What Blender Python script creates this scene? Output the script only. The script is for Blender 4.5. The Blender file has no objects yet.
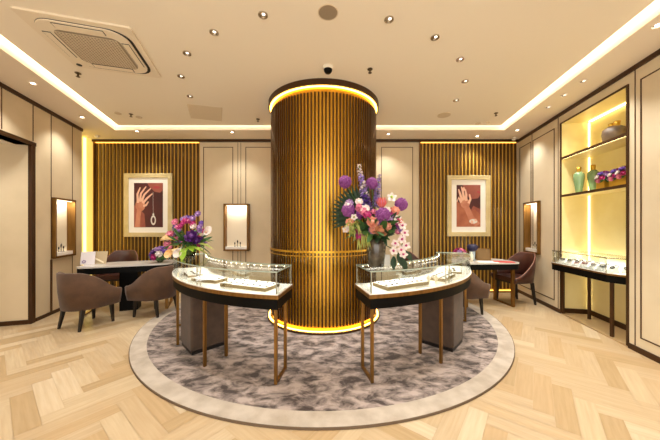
import bpy, math, random
from mathutils import Matrix, Vector
random.seed(11)
SC = bpy.context.scene
COL = SC.collection
PI = math.pi
R = math.radians

# ---------------------------------------------------------------- camera, world, exposure
H = 1.35                                     # eye height
cd = bpy.data.cameras.new('camera'); cam = bpy.data.objects.new('camera', cd); COL.objects.link(cam)
cam.location = (0, 0, H); cam.rotation_euler = (R(90), 0, 0)
cd.sensor_fit = 'HORIZONTAL'; cd.sensor_width = 36.0; cd.lens = 36.0*265/660; cd.shift_y = 5/660
cd.clip_start = .02
SC.camera = cam
w = bpy.data.worlds.new('world'); SC.world = w; w.use_nodes = True
bg = w.node_tree.nodes['Background']; bg.inputs[0].default_value = (1.0, .96, .90, 1); bg.inputs[1].default_value = 1.9
vs = SC.view_settings
vs.view_transform = 'Standard'; vs.look = 'None'; vs.gamma = 1; vs.use_curve_mapping = False; vs.exposure = 0.6
SC.cycles.transparent_max_bounces = 32
SC.cycles.sample_clamp_indirect = 4.0
SPOT_W = 38.0        # ceiling downlights
COVE = 4.5           # cove strip emission
LED = 5.0            # shelf and niche strips

# ---------------------------------------------------------------- materials
def lin(c):
    r = []
    for x in c[:3]:
        x /= 255.0
        r.append(x/12.92 if x <= .04045 else ((x+.055)/1.055)**2.4)
    return (*r, 1)
def mat(name, c, rough=.5, metal=0, c2=None, scale=8, bump=0, bscale=60, spec=None, sheen=0, stretch=None, detail=4, lo=.35, hi=.65, coat=0):
    m = bpy.data.materials.new(name); m.use_nodes = True
    nt = m.node_tree; p = nt.nodes['Principled BSDF']
    p.inputs['Base Color'].default_value = lin(c); p.inputs['Roughness'].default_value = rough; p.inputs['Metallic'].default_value = metal
    if spec is not None: p.inputs['Specular IOR Level'].default_value = spec
    if sheen: p.inputs['Sheen Weight'].default_value = sheen
    if coat: p.inputs['Coat Weight'].default_value = coat; p.inputs['Coat Roughness'].default_value = .08
    tc = nt.nodes.new('ShaderNodeTexCoord'); mp = nt.nodes.new('ShaderNodeMapping'); nt.links.new(tc.outputs['Object'], mp.inputs[0])
    if stretch: mp.inputs['Scale'].default_value = stretch
    if c2:
        n = nt.nodes.new('ShaderNodeTexNoise'); n.inputs['Scale'].default_value = scale; n.inputs['Detail'].default_value = detail
        nt.links.new(mp.outputs[0], n.inputs[0])
        r = nt.nodes.new('ShaderNodeValToRGB'); r.color_ramp.elements[0].position = lo; r.color_ramp.elements[1].position = hi
        r.color_ramp.elements[0].color = lin(c); r.color_ramp.elements[1].color = lin(c2)
        nt.links.new(n.outputs[0], r.inputs[0]); nt.links.new(r.outputs[0], p.inputs['Base Color'])
    if bump:
        n = nt.nodes.new('ShaderNodeTexNoise'); n.inputs['Scale'].default_value = bscale; n.inputs['Detail'].default_value = 3
        nt.links.new(mp.outputs[0], n.inputs[0])
        b = nt.nodes.new('ShaderNodeBump'); b.inputs['Strength'].default_value = bump; b.inputs['Distance'].default_value = .01
        nt.links.new(n.outputs[0], b.inputs['Height']); nt.links.new(b.outputs[0], p.inputs['Normal'])
    return m
def emis(name, c, s):
    m = bpy.data.materials.new(name); m.use_nodes = True
    p = m.node_tree.nodes['Principled BSDF']
    p.inputs['Base Color'].default_value = lin(c); p.inputs['Emission Color'].default_value = lin(c); p.inputs['Emission Strength'].default_value = s
    return m
def glass(name, tint=(250, 252, 250), refl=.55):
    m = bpy.data.materials.new(name); m.use_nodes = True
    nt = m.node_tree; nt.nodes.clear()
    o = nt.nodes.new('ShaderNodeOutputMaterial'); t = nt.nodes.new('ShaderNodeBsdfTransparent'); g = nt.nodes.new('ShaderNodeBsdfGlossy')
    t.inputs[0].default_value = lin(tint); g.inputs['Roughness'].default_value = .02
    fr = nt.nodes.new('ShaderNodeFresnel'); fr.inputs['IOR'].default_value = 1.45
    mul = nt.nodes.new('ShaderNodeMath'); mul.operation = 'MULTIPLY'; mul.inputs[1].default_value = refl
    mx = nt.nodes.new('ShaderNodeMixShader')
    nt.links.new(fr.outputs[0], mul.inputs[0]); nt.links.new(mul.outputs[0], mx.inputs[0])
    nt.links.new(t.outputs[0], mx.inputs[1]); nt.links.new(g.outputs[0], mx.inputs[2]); nt.links.new(mx.outputs[0], o.inputs[0])
    return m
M = {}
M['ceiling'] = mat('ceiling_paint', (243, 232, 212), .8)
M['soffit'] = mat('soffit_paint', (240, 226, 206), .8)
M['panel'] = mat('beige_panel', (226, 209, 178), .45, c2=(219, 202, 170), scale=3, spec=.3)
M['panel_r'] = mat('ivory_panel', (232, 219, 192), .45, c2=(226, 212, 184), scale=3, spec=.3)
M['bronze'] = mat('dark_bronze', (70, 44, 20), .42, .4)
M['bronze_line'] = mat('bronze_line', (84, 56, 30), .5, .2)
M['gold'] = mat('brushed_gold', (146, 108, 56), .36, .8, c2=(122, 88, 42), scale=30, stretch=(1, 1, .1))
M['goldback'] = mat('gold_backing', (222, 176, 76), .42, .35)
M['slat'] = mat('bronze_slat', (84, 55, 20), .32, .3, coat=.3)
M['colslat'] = mat('column_slat', (92, 60, 18), .25, .8, coat=.5)
M['colcore'] = mat('column_gold', (214, 160, 52), .28, .8)
M['led_wash'] = emis('led_wash', (255, 190, 80), 3.0)
M['led_gold'] = emis('led_gold', (255, 190, 80), 9)
M['led_warm'] = emis('led_warm', (255, 232, 170), LED)
M['led_niche'] = emis('led_niche', (255, 236, 196), 2.6)
M['led_yel'] = emis('led_yellow', (255, 228, 130), 2.4)
M['recess_glow'] = emis('recess_glow_yellow', (240, 214, 110), .55)
M['led_white'] = emis('led_white', (255, 240, 214), 14)
M['cove'] = emis('cove_light', (255, 242, 218), COVE)
M['lamp'] = emis('downlight_lamp', (255, 244, 225), 12)
M['dimlamp'] = emis('dim_lamp', (255, 248, 235), 1.6)
M['cream'] = mat('cream_lining', (250, 236, 205), .6)
M['yellowback'] = mat('yellow_lining', (242, 228, 172), .45, c2=(236, 220, 158), scale=4)
M['bust'] = mat('cream_bust', (244, 232, 206), .6)
M['glass'] = glass('clear_glass')
M['glass_green'] = mat('glass_edge', (176, 190, 176), .25)
M['glass_top'] = glass('glass_top', (250, 252, 250), .6)
M['vaseglass'] = glass('vase_glass', (226, 232, 224), 1.0)
M['smoke'] = mat('smoky_vase', (92, 84, 72), .12, .2, c2=(54, 46, 38), scale=14, coat=.6)
M['black'] = mat('black_lacquer', (9, 8, 7), .5, spec=.1)
M['blackwood'] = mat('black_wood', (24, 19, 17), .4)
M['white'] = mat('white_deck', (252, 250, 244), .4)
M['whitepad'] = mat('white_pad', (250, 250, 248), .7)
M['traytan'] = mat('tray_side', (140, 118, 78), .5)
M['steel'] = mat('satin_steel', (170, 164, 150), .3, .9)
M['suede'] = mat('taupe_suede', (80, 61, 48), .85, c2=(68, 52, 41), scale=12, sheen=.15, bump=.1, bscale=120)
M['tanfab'] = mat('tan_velvet', (88, 60, 39), .8, c2=(74, 50, 32), scale=9, sheen=.15, bump=.08, bscale=150)
M['leather'] = mat('brown_leather', (72, 36, 27), .35, c2=(58, 29, 22), scale=10, bump=.1, bscale=90)
M['piping'] = mat('leather_piping', (150, 104, 88), .4)
M['rug'] = mat('rug_field', (54, 39, 36), .95, c2=(186, 170, 164), scale=6.2, detail=12, lo=.40, hi=.61, bump=.3, bscale=90, sheen=.3, stretch=(1.0, 1.6, 1))
[n for n in M['rug'].node_tree.nodes if n.type == 'TEX_NOISE'][0].inputs['Distortion'].default_value = .45
[n for n in M['rug'].node_tree.nodes if n.type == 'TEX_NOISE'][0].inputs['Roughness'].default_value = .64
M['rugrim'] = mat('rug_border', (178, 165, 150), .95, c2=(202, 191, 178), scale=7, bump=.25, bscale=120, sheen=.3)
M['rugedge'] = mat('rug_edge', (110, 92, 74), .95)
M['deskwhite'] = mat('pale_stone', (206, 202, 196), .2, c2=(192, 186, 180), scale=6)
M['frame'] = mat('champagne_frame', (222, 206, 160), .4, .3, c2=(208, 190, 140), scale=5)
M['mount'] = mat('white_mount', (244, 240, 232), .8)
M['acwhite'] = mat('ac_plastic', (236, 222, 198), .5)
M['hatch'] = mat('hatch_paint', (222, 206, 180), .7)
M['grille'] = mat('ac_grille', (150, 134, 112), .6)
M['dark'] = mat('dark_gap', (26, 22, 18), .6)
M['chrome'] = mat('chrome', (200, 190, 175), .18, 1)
M['brass_d'] = mat('dark_brass', (96, 76, 50), .4, .6)
M['plastic'] = mat('white_plastic', (236, 226, 206), .5)
M['sgrille'] = mat('speaker_mesh', (216, 198, 170), .8)
WOOD = [mat('oak_%s' % n, a, .36, c2=b, scale=5, stretch=(1, 1, 1), detail=5, spec=.4) for n, a, b in (
    ('pale', (206, 184, 151), (196, 172, 138)), ('honey', (191, 163, 124), (199, 172, 134)), ('cream', (218, 200, 171), (210, 189, 156)),
    ('sand', (196, 170, 134), (203, 180, 145)), ('tan', (184, 157, 118), (193, 167, 129)), ('light', (211, 191, 158), (202, 179, 145)))]
for m_ in WOOD:                                        # grain runs along each plank (UV u)
    nt = m_.node_tree
    tc = [n for n in nt.nodes if n.type == 'TEX_COORD'][0]; mp = [n for n in nt.nodes if n.type == 'MAPPING'][0]
    nt.links.new(tc.outputs['UV'], mp.inputs[0]); mp.inputs['Scale'].default_value = (.6, 9, 1)

# ---------------------------------------------------------------- mesh builder
class B:
    def __init__(s, mtx=None):
        s.v = []; s.f = []; s.m = []; s.sm = []; s.uv = {}; s.M = mtx or Matrix()
    def add(s, vs_, fs, m=0, smooth=False):
        o = len(s.v)
        s.v += [s.M @ Vector(p) for p in vs_]
        for f in fs: s.f.append([i+o for i in f]); s.m.append(m); s.sm.append(smooth)
        return s
    def box(s, c, d, rz=0, m=0, top=1.0):
        x, y, z = (q/2 for q in d); ca, sa = math.cos(rz), math.sin(rz); P = []
        for k, sc in ((-1, 1), (1, top)):
            for a, b in ((-1, -1), (1, -1), (1, 1), (-1, 1)):
                X, Y = a*x*sc, b*y*sc
                P.append((c[0]+X*ca-Y*sa, c[1]+X*sa+Y*ca, c[2]+k*z))
        return s.add(P, [(3, 2, 1, 0), (4, 5, 6, 7), (0, 1, 5, 4), (1, 2, 6, 5), (2, 3, 7, 6), (3, 0, 4, 7)], m)
    def bb(s, x0, x1, y0, y1, z0, z1, m=0):
        return s.box(((x0+x1)/2, (y0+y1)/2, (z0+z1)/2), (abs(x1-x0), abs(y1-y0), abs(z1-z0)), 0, m)
    def prism(s, poly, z0, z1, m=0, mtop=None, smooth=False):
        n = len(poly)
        s.add([(x, y, z0) for x, y in poly]+[(x, y, z1) for x, y in poly], [(i, (i+1) % n, (i+1) % n+n, i+n) for i in range(n)], m, smooth)
        s.add([(x, y, z0) for x, y in poly], [tuple(range(n))[::-1]], m)
        return s.add([(x, y, z1) for x, y in poly], [tuple(range(n))], m if mtop is None else mtop)
    def lathe(s, prof, c=(0, 0, 0), n=24, m=0, smooth=True, a0=0, a1=2*PI):
        full = abs(a1-a0-2*PI) < 1e-6; k = n if full else n+1; P = []
        for r, z in prof:
            for i in range(k):
                a = a0+(a1-a0)*i/n
                P.append((c[0]+r*math.cos(a), c[1]+r*math.sin(a), c[2]+z))
        F = []
        for j in range(len(prof)-1):
            for i in range(n):
                i2 = (i+1) % k
                F.append((j*k+i, j*k+i2, (j+1)*k+i2, (j+1)*k+i))
        return s.add(P, F, m, smooth)
    def disc(s, c, r, h, n=24, m=0):
        return s.lathe([(0.0005, 0), (r, 0), (r, h), (0.0005, h)], c, n, m, False)
    def ring(s, c, r0, r1, z0, z1, n=64, m=0, smooth=False):
        return s.lathe([(r0, z0), (r1, z0), (r1, z1), (r0, z1), (r0, z0)], c, n, m, smooth)
    def sector(s, c, r0, r1, a0, a1, z0, z1, n=40, m=0):
        P = []; F = []
        for i in range(n+1):
            a = a0+(a1-a0)*i/n; sx, cy = math.sin(a), -math.cos(a)
            for r, z in ((r0, z0), (r1, z0), (r1, z1), (r0, z1)): P.append((c[0]+r*sx, c[1]+r*cy, z))
        for i in range(n):
            for j in range(4): F.append((i*4+j, i*4+(j+1) % 4, i*4+4+(j+1) % 4, i*4+4+j))
        F += [(3, 2, 1, 0), (n*4, n*4+1, n*4+2, n*4+3)]
        return s.add(P, F, m)
    def tube(s, pts, r, n=8, m=0, smooth=True):
        pts = [Vector(p) for p in pts]; rs = r if isinstance(r, (list, tuple)) else [r]*len(pts); P = []; F = []
        for i, p in enumerate(pts):
            d = (pts[min(i+1, len(pts)-1)]-pts[max(i-1, 0)]).normalized()
            up = Vector((0, 0, 1)) if abs(d.z) < .9 else Vector((1, 0, 0))
            a = d.cross(up).normalized(); b = d.cross(a)
            for k in range(n):
                t = 2*PI*k/n; P.append(p+(a*math.cos(t)+b*math.sin(t))*rs[i])
        for i in range(len(pts)-1):
            for k in range(n): F.append((i*n+k, i*n+(k+1) % n, (i+1)*n+(k+1) % n, (i+1)*n+k))
        F += [tuple(range(n))[::-1], tuple(range((len(pts)-1)*n, len(pts)*n))]
        return s.add(P, F, m, smooth)
    def ell(s, c, r, nu=12, nv=8, m=0, mtx=None):
        if isinstance(r, (int, float)): r = (r, r, r)
        P = []; F = []
        for j in range(nv+1):
            t = PI*j/nv
            for i in range(nu):
                a = 2*PI*i/nu; q = Vector((r[0]*math.sin(t)*math.cos(a), r[1]*math.sin(t)*math.sin(a), r[2]*math.cos(t)))
                if mtx: q = mtx @ q
                P.append(Vector(c)+q)
        for j in range(nv):
            for i in range(nu): F.append((j*nu+i, (j+1)*nu+i, (j+1)*nu+(i+1) % nu, j*nu+(i+1) % nu))
        return s.add(P, F, m, True)
    def leaf(s, p0, d, L, W, droop=.3, m=0, side=None, n=5, cup=.25):
        """a blade from p0 along d: curved midrib, cupped halves, a little thickness at the rib"""
        d = Vector(d).normalized(); sd = Vector(side).normalized() if side else d.cross(Vector((0, 0, 1)))
        if sd.length < .1: sd = Vector((1, 0, 0))
        sd.normalize(); nrm = sd.cross(d).normalized(); P = []; F = []
        for i in range(n+1):
            t = i/n; wd = W*math.sin(PI*min(1, t*.93+.05))**.8
            q = Vector(p0)+d*L*t-Vector((0, 0, 1))*droop*L*t*t
            P += [q-sd*wd/2+nrm*cup*wd/2, q, q+sd*wd/2+nrm*cup*wd/2]
        for i in range(n):
            for k in (0, 1): F.append((i*3+k, i*3+k+1, i*3+k+4, i*3+k+3))
        return s.add(P, F, m, True)
    def build(s, name, mats, parent=None, bevel=0, local=False, kind=None, label=None, cat=None, group=None):
        me = bpy.data.meshes.new(name)
        mats = mats if isinstance(mats, (list, tuple)) else [mats]
        off = Vector((0, 0, 0)); loc = Vector((0, 0, 0))
        if parent is not None:
            if not local:
                q = parent
                while q is not None: off += q.location; q = q.parent
        elif kind is None or kind == 'thing':
            xs = [p.x for p in s.v]; ys = [p.y for p in s.v]
            loc = off = Vector(((min(xs)+max(xs))/2, (min(ys)+max(ys))/2, min(p.z for p in s.v)))
        me.from_pydata([p-off for p in s.v], [], s.f)
        for q in mats: me.materials.append(q)
        me.polygons.foreach_set('material_index', s.m); me.polygons.foreach_set('use_smooth', s.sm)
        import bmesh
        if not s.uv:
            bm = bmesh.new(); bm.from_mesh(me); bmesh.ops.recalc_face_normals(bm, faces=bm.faces[:]); bm.to_mesh(me); bm.free()
        else:
            uvl = me.uv_layers.new(name='UVMap')
            for p in me.polygons:
                if p.index in s.uv:
                    for li, uvc in zip(p.loop_indices, s.uv[p.index]): uvl.data[li].uv = uvc
        o = bpy.data.objects.new(name, me); COL.objects.link(o); o.location = loc
        if parent is not None: o.parent = parent
        if bevel:
            b = o.modifiers.new('bevel', 'BEVEL'); b.width = bevel; b.segments = 2; b.limit_method = 'ANGLE'; b.angle_limit = R(40)
        if kind: o['kind'] = kind
        tag(o, label, cat, group)
        return o
def tag(o, label=None, cat=None, group=None):
    if label: o['label'] = label
    if cat: o['category'] = cat
    if group: o['group'] = group
    return o
def empty(name, loc, label, cat, group=None, rz=0):
    o = bpy.data.objects.new(name, None); COL.objects.link(o); o.location = loc; o.rotation_euler = (0, 0, rz); o.empty_display_size = .1
    return tag(o, label, cat, group)
def copy_tree(o, parent=None):
    c = o.copy(); COL.objects.link(c)
    if parent is not None: c.parent = parent
    for ch in list(o.children): copy_tree(ch, c)
    return c
def frame_m(x, y, nx, ny):
    """local y points along (nx, ny), x to its right, z up"""
    n = math.hypot(nx, ny); nx /= n; ny /= n
    return Matrix(((ny, nx, 0, x), (-nx, ny, 0, y), (0, 0, 1, 0), (0, 0, 0, 1)))
def spot(name, loc, W, size=95, blend=.7, col=(1, .87, .70), rad=.04, aim=None):
    l = bpy.data.lights.new(name, 'SPOT'); l.energy = W; l.spot_size = R(size); l.spot_blend = blend; l.color = col; l.shadow_soft_size = rad
    o = bpy.data.objects.new(name, l); COL.objects.link(o); o.location = loc
    if aim: o.rotation_euler = (Vector(aim)-Vector(loc)).to_track_quat('-Z', 'Y').to_euler()
    return o

# ---------------------------------------------------------------- room shell
SOF, MAIN, YB = 3.06, 3.13, 5.34            # perimeter ceiling, raised middle, back wall
LW = lambda y: -3.027-.294*y                # left wall face
RW = lambda y: 2.684+.207*y                 # right wall face
ML = frame_m(-4.10, 3.65, -.959, -.282)     # left wall: x runs away from the camera, y into the wall
MR = frame_m(RW(4.04), 4.04, .979, -.2027)  # right wall: x runs towards the camera, y into the wall
def uL(y): return (y-3.65)/.9593
def uR(y): return (4.04-y)/.979
FRONT = -1.6
# floor: herringbone planks
fb = B(); Lp, Wp = .62, .124; npk = 5; ang = R(52); ca, sa = math.cos(ang), math.sin(ang)
fb.bb(-5.6, 4.9, FRONT, 5.6, -.06, -.003, 0)
gap = .0012
for k in range(-70, 71):
    for j in range(-12, 13):
        for vert in (0, 1):
            if vert: x0, y0, x1, y1 = npk, 1-npk, npk+1, 1
            else: x0, y0, x1, y1 = 0, 0, npk, 1
            ox, oy = k+npk*j, k-npk*j
            q = [(x0+ox, y0+oy), (x1+ox, y0+oy), (x1+ox, y1+oy), (x0+ox, y1+oy)]
            cx = sum(p[0] for p in q)/4*Wp; cy = sum(p[1] for p in q)/4*Wp
            X, Y = cx*ca-cy*sa-.2, cx*sa+cy*ca+2
            if not (-5.3 < X < 4.6 and FRONT+.35 < Y < 5.3): continue
            P = []
            for a, b in q:
                a, b = a*Wp, b*Wp
                a += gap if a < cx else -gap; b += gap if b < cy else -gap
                P.append((a*ca-b*sa-.2, a*sa+b*ca+2, 0))
            fi = len(fb.f); fb.add(P, [(0, 1, 2, 3)], random.choice([0, 0, 1, 2, 3, 3, 4, 5, 5]))
            u0, v0 = random.random()*40, random.random()*40
            uvq = [(u0, v0), (u0+Lp, v0), (u0+Lp, v0+Wp), (u0, v0+Wp)]
            if vert: uvq = [(u0, v0), (u0, v0+Wp), (u0+Lp, v0+Wp), (u0+Lp, v0)]
            fb.uv[fi] = uvq
fb.build('floor', WOOD, kind='structure')

def wall_holes(Mx, u0, u1, z0, z1, thick, holes, m):
    b = B(Mx)
    us = sorted({u0, u1, *[h[0] for h in holes], *[h[1] for h in holes]}); zs = sorted({z0, z1, *[h[2] for h in holes], *[h[3] for h in holes]})
    us = [u for u in us if u0 <= u <= u1]; zs = [z for z in zs if z0 <= z <= z1]
    for a, c in zip(us, us[1:]):
        run = None
        for d, e in zip(zs, zs[1:]):
            um, zm = (a+c)/2, (d+e)/2
            if any(h[0] < um < h[1] and h[2] < zm < h[3] for h in holes):
                if run: b.bb(a, c, 0, thick, *run); run = None
            else: run = (run[0], e) if run else (d, e)
        if run: b.bb(a, c, 0, thick, *run)
    return b
NW, NH, NZ = .49, .93, 1.305               # small display niches
nzl, nzh = NZ-NH/2+.012, NZ+NH/2-.012
uLc, uRc = uL(4.235), uR(4.80)
ends = uL(4.71)
lw = wall_holes(ML, uL(FRONT), ends, 0, SOF+.2, .16, [(-2.3, 0, -1, 2.44), (uLc-NW/2+.012, uLc+NW/2-.012, nzl, nzh)], 0)
lw.build('wall_left', M['panel'], kind='structure')
# passage behind the doorway in the left wall
b = B(ML); b.bb(-.030, -.0005, .0205, .16, 0, 2.44); b.bb(-.030, .12, .16, 2.4, 0, 2.6); b.bb(-2.42, -2.3, .16, 2.4, 0, 2.6); b.bb(-2.42, .12, 2.4, 2.52, 0, 2.6)
b.build('wall_passage', M['panel'], kind='structure')
v = ML @ Vector((-.9, 1.0, 2.38)); w_ = ML @ Vector((-.2, .6, .6)); spot('passage_fill', v, 30, 120, .8, (1, .95, .86), .05, w_)  # unseen lamp, added to brighten the passage wall
B(ML).bb(-2.42, .12, .16, 2.52, 2.44, 2.56).build('ceiling_passage', M['ceiling'], kind='structure')
b = B(ML); b.bb(-.045, 0, -.02, .020, 0, 2.44); b.bb(-2.3, -2.245, -.025, .17, 0, 2.44); b.bb(-2.355, .035, -.025, .17, 2.44, 2.49)
b.bb(0, .028, -.02, -.001, 0, 2.44); b.bb(-2.355, -2.3, -.025, -.001, 0, 2.44)
b.build('trim_1', M['bronze'], kind='structure', bevel=.004)
B(ML).bb(-.042, -.0305, .0205, 2.39, 0, .06).build('baseboard_passage', M['bronze'], kind='structure')
# left end: lit recess between the left wall and the slats
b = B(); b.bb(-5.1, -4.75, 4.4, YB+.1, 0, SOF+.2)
b.build('wall_recess', M['recess_glow'], kind='structure')  # wall face emits yellow itself, standing in for the strip's wash on it
B().bb(-4.75, -4.735, 5.10, 5.15, .02, SOF-.02).build('trim_2', M['led_yel'], kind='structure')
# back wall
B().bb(-5.1, 4.3, YB+.03, YB+.18, 0, SOF+.2).build('wall_back', M['panel'], kind='structure')
# right wall with the display alcove and a niche
AL0, AL1, ALH = uR(4.04), uR(2.913), 2.90
rw = wall_holes(MR, uR(YB+.15), uR(FRONT), 0, SOF+.2, .16, [(AL0, AL1, -1, ALH), (uRc-NW/2+.012, uRc+NW/2-.012, nzl, nzh)], 0)
rw.build('wall_right', M['panel_r'], kind='structure')
# panel joints, raised panels and cornices
def groove_frame(b, u0, u1, z0, z1, t=.012, y0=-.006, y1=.0):
    b.bb(u0, u1, y0, y1, z0, z0+t); b.bb(u0, u1, y0, y1, z1-t, z1); b.bb(u0, u0+t, y0, y1, z0, z1); b.bb(u1-t, u1, y0, y1, z0, z1)
b = B(ML)
for y in (3.99, 4.46): b.bb(uL(y)-.006, uL(y)+.006, -.004, .0, .05, SOF-.05)
for y in (3.66, 3.2): b.bb(uL(y)-.006, uL(y)+.006, -.004, .0, 2.51, SOF-.05)
b.bb(uL(3.99)-.02, uL(3.99)+.01, -.012, 0, .05, .83)
b.build('trim_3', M['bronze_line'], kind='structure')
b = B(MR)
for ya, yb in ((5.27, 4.86), (4.80, 4.19), (2.78, 2.0), (1.9, 1.0), (.9, 0)):
    groove_frame(b, uR(ya), uR(yb), .16, 2.88)
for y in (4.83, 4.10, 2.84): b.bb(uR(y)-.005, uR(y)+.005, -.004, 0, .06, SOF-.05)
b.build('trim_4', M['bronze_line'], kind='structure')
b = B()
for x0, x1 in ((-2.60, -1.90), (-1.75, -.40), (.98, 1.72)):
    groove_frame(b, x0+.05, x1-.05, .14, SOF-.14, .012, YB-.011, YB-.005)
for x in (-1.855, -1.795): b.bb(x-.004, x+.004, YB-.009, YB-.005, .05, SOF-.05)
b.build('trim_5', M['bronze_line'], kind='structure')
b = B(); b.bb(-2.62, .5, YB-.005, YB+.03, .05, SOF-.045); b.bb(.5, 1.79, YB-.005, YB+.03, .05, SOF-.045)
b.build('trim_6', M['panel'], kind='structure')
b = B(); b.bb(-4.75, RW(YB), YB-.06, YB+.03, SOF-.045, SOF)
b.M = ML; b.bb(uL(FRONT), ends, -.02, .0, SOF-.05, SOF)
b.M = MR; b.bb(uR(YB), uR(FRONT), -.02, .0, SOF-.05, SOF)
b.build('trim_7', M['bronze'], kind='structure')
B(ML).bb(.056, ends, -.012, 0, 0, .05).build('baseboard_left', M['bronze'], kind='structure')
b = B(MR); b.bb(uR(YB), AL0-.001, -.012, 0, 0, .06); b.bb(AL1+.001, uR(FRONT), -.012, 0, 0, .06)
b.build('baseboard_right', M['bronze'], kind='structure')
b = B(); b.bb(-2.62, 1.79, YB-.02, YB+.03, 0, .05); b.build('baseboard_back', M['bronze'], kind='structure')

# ceiling: perimeter soffit, lit cove slot, middle field
lo = lambda y: -3.19-.31*(y-2.56)
ro = lambda y: 2.67+.182*(y-2.148)
YO, YI, SW = 4.78, 4.735, .085
b = B()
b.prism([(-5.1, FRONT), (lo(FRONT), FRONT), (lo(YO), YO), (-5.1, YO)], SOF, SOF+.22)
b.prism([(ro(FRONT), FRONT), (4.6, FRONT), (4.6, YO), (ro(YO), YO)], SOF, SOF+.22)
b.prism([(-5.1, YO), (4.6, YO), (4.6, YB+.18), (-5.1, YB+.18)], SOF, SOF+.22)
b.build('ceiling_perimeter', M['soffit'], kind='structure')
b = B(); b.prism([(lo(FRONT)+SW, FRONT), (ro(FRONT)-SW, FRONT), (ro(YI)-SW, YI), (lo(YI)+SW, YI)], MAIN, MAIN+.05)
b.build('ceiling', M['ceiling'], kind='structure')
B().prism([(-5.1, FRONT), (4.6, FRONT), (4.6, YB+.2), (-5.1, YB+.2)], SOF+.22, SOF+.28).build('ceiling_slab', M['soffit'], kind='structure')
b = B(); zc = SOF+.16
b.prism([(lo(FRONT)+.004, FRONT), (lo(FRONT)+SW+.05, FRONT), (lo(YI)+SW+.05, YI), (lo(YO)+.004, YO-.004)], zc, zc+.02)
b.prism([(ro(FRONT)-SW-.05, FRONT), (ro(FRONT)-.004, FRONT), (ro(YO)-.004, YO-.004), (ro(YI)-SW-.05, YI)], zc, zc+.02)
b.prism([(lo(YO)+.01, YO-.004), (ro(YO)-.01, YO-.004), (ro(YI)-SW-.06, YI-.04), (lo(YI)+SW+.06, YI-.04)], zc+.001, zc+.021)
b.build('trim_8', M['cove'], kind='structure')

# ---------------------------------------------------------------- slatted wall panels
def slat_panel(x0, x1, label):
    r = empty('slatted_wall_panel', ((x0+x1)/2, YB, 0), label, 'wall panel', 'slatted wall panels')
    B().bb(x0, x1, YB-.002, YB+.028, 0, SOF-.046).build('backing', M['goldback'], r)
    b = B(); n = round((x1-x0)/.0725)
    for i in range(n):
        x = x0+(i+.5)*(x1-x0)/n
        b.bb(x-.019, x+.019, YB-.022, YB-.003, .07, SOF-.07)
    b.build('slats', M['slat'], r)
    b = B(); b.bb(x0, x1, YB-.05, YB-.003, 0, .03); b.bb(x0, x0+.02, YB-.054, YB-.003, .03, SOF-.046)
    b.build('edge_trim', M['gold'], r)
    b = B(); b.bb(x0+.02, x1-.02, YB-.014, YB-.003, SOF-.055, SOF-.047); b.bb(x0+.02, x1-.02, YB-.016, YB-.003, .032, .042)
    b.build('light_strip', M['led_wash'], r, label='glowing gold light strip')
slat_panel(-4.73, -2.62, 'bronze slatted wall panel behind the left desk, hung with the framed pendant print')
slat_panel(1.79, 3.76, 'bronze slatted wall panel behind the right desk, hung with the framed bracelet print')

# ---------------------------------------------------------------- column and rug
CX, CY, CR = -.095, 4.03, .80
col = empty('column', (CX, CY, 0), 'massive round gold column clad in dark bronze slats, centre of the room', 'column')
B().lathe([(CR-.03, .0175), (CR-.03, MAIN)], (CX, CY, 0), 96).build('core', M['colcore'], col)
b = B(); ns = 108
for i in range(ns):
    a = 2*PI*i/ns
    b.box((CX+(CR-.021)*math.cos(a), CY+(CR-.021)*math.sin(a), (.09+2.985)/2), (.016, .0205, 2.895), a)
b.build('slats', M['colslat'], col, bevel=.003)
B().ring((CX, CY, 0), CR-.03, CR+.020, MAIN-.075, MAIN, 96).build('top_ring', M['bronze'], col)
B().ring((CX, CY, 0), CR-.028, CR-.001, MAIN-.084, MAIN-.076, 96).build('top_light', M['led_gold'], col, label='glowing gold light strip')
b = B(); b.ring((CX, CY, 0), CR-.012, CR-.002, 1.005, 1.03, 96); b.ring((CX, CY, 0), CR-.012, CR-.002, .958, .968, 96)
b.build('middle_ring', M['colcore'], col)
B().ring((CX, CY, 0), CR-.03, CR+.035, 0.018, .045, 96).build('base_ring', M['bronze'], col)
B().ring((CX, CY, 0), CR-.008, CR+.018, .046, .053, 96).build('base_light', M['led_gold'], col, label='glowing gold light strip')

RX, RY, RR = -.085, 4.235, 2.495
rug = empty('round_rug', (RX, RY, 0), 'large round mottled taupe rug with a pale border under the column and showcases', 'rug')
def cut_circle(r, n=160, ymax=YB-.08):              # the rug stops short of the back wall
    return [(RX+r*math.cos(2*PI*i/n), min(ymax, RY+r*math.sin(2*PI*i/n))) for i in range(n)]
def cut_ring(r0, r1, z0, z1):
    a, c = cut_circle(r1), cut_circle(r0); n = len(a); b = B()
    b.add([(*p, z0) for p in a]+[(*p, z1) for p in a]+[(*p, z1) for p in c]+[(*p, z0) for p in c], [f for i in range(n) for k in [(i+1) % n] for f in ((i, k, k+n, i+n), (i+n, k+n, k+2*n, i+2*n), (i+2*n, k+2*n, k+3*n, i+3*n))])
    return b
B().prism(cut_circle(RR-.155), .0005, .0165).build('field', M['rug'], rug)
cut_ring(RR-.155, RR-.006, .0005, .019).build('border', M['rugrim'], rug)
cut_ring(RR-.006, RR, .0005, .017).build('binding', M['rugedge'], rug)

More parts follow.
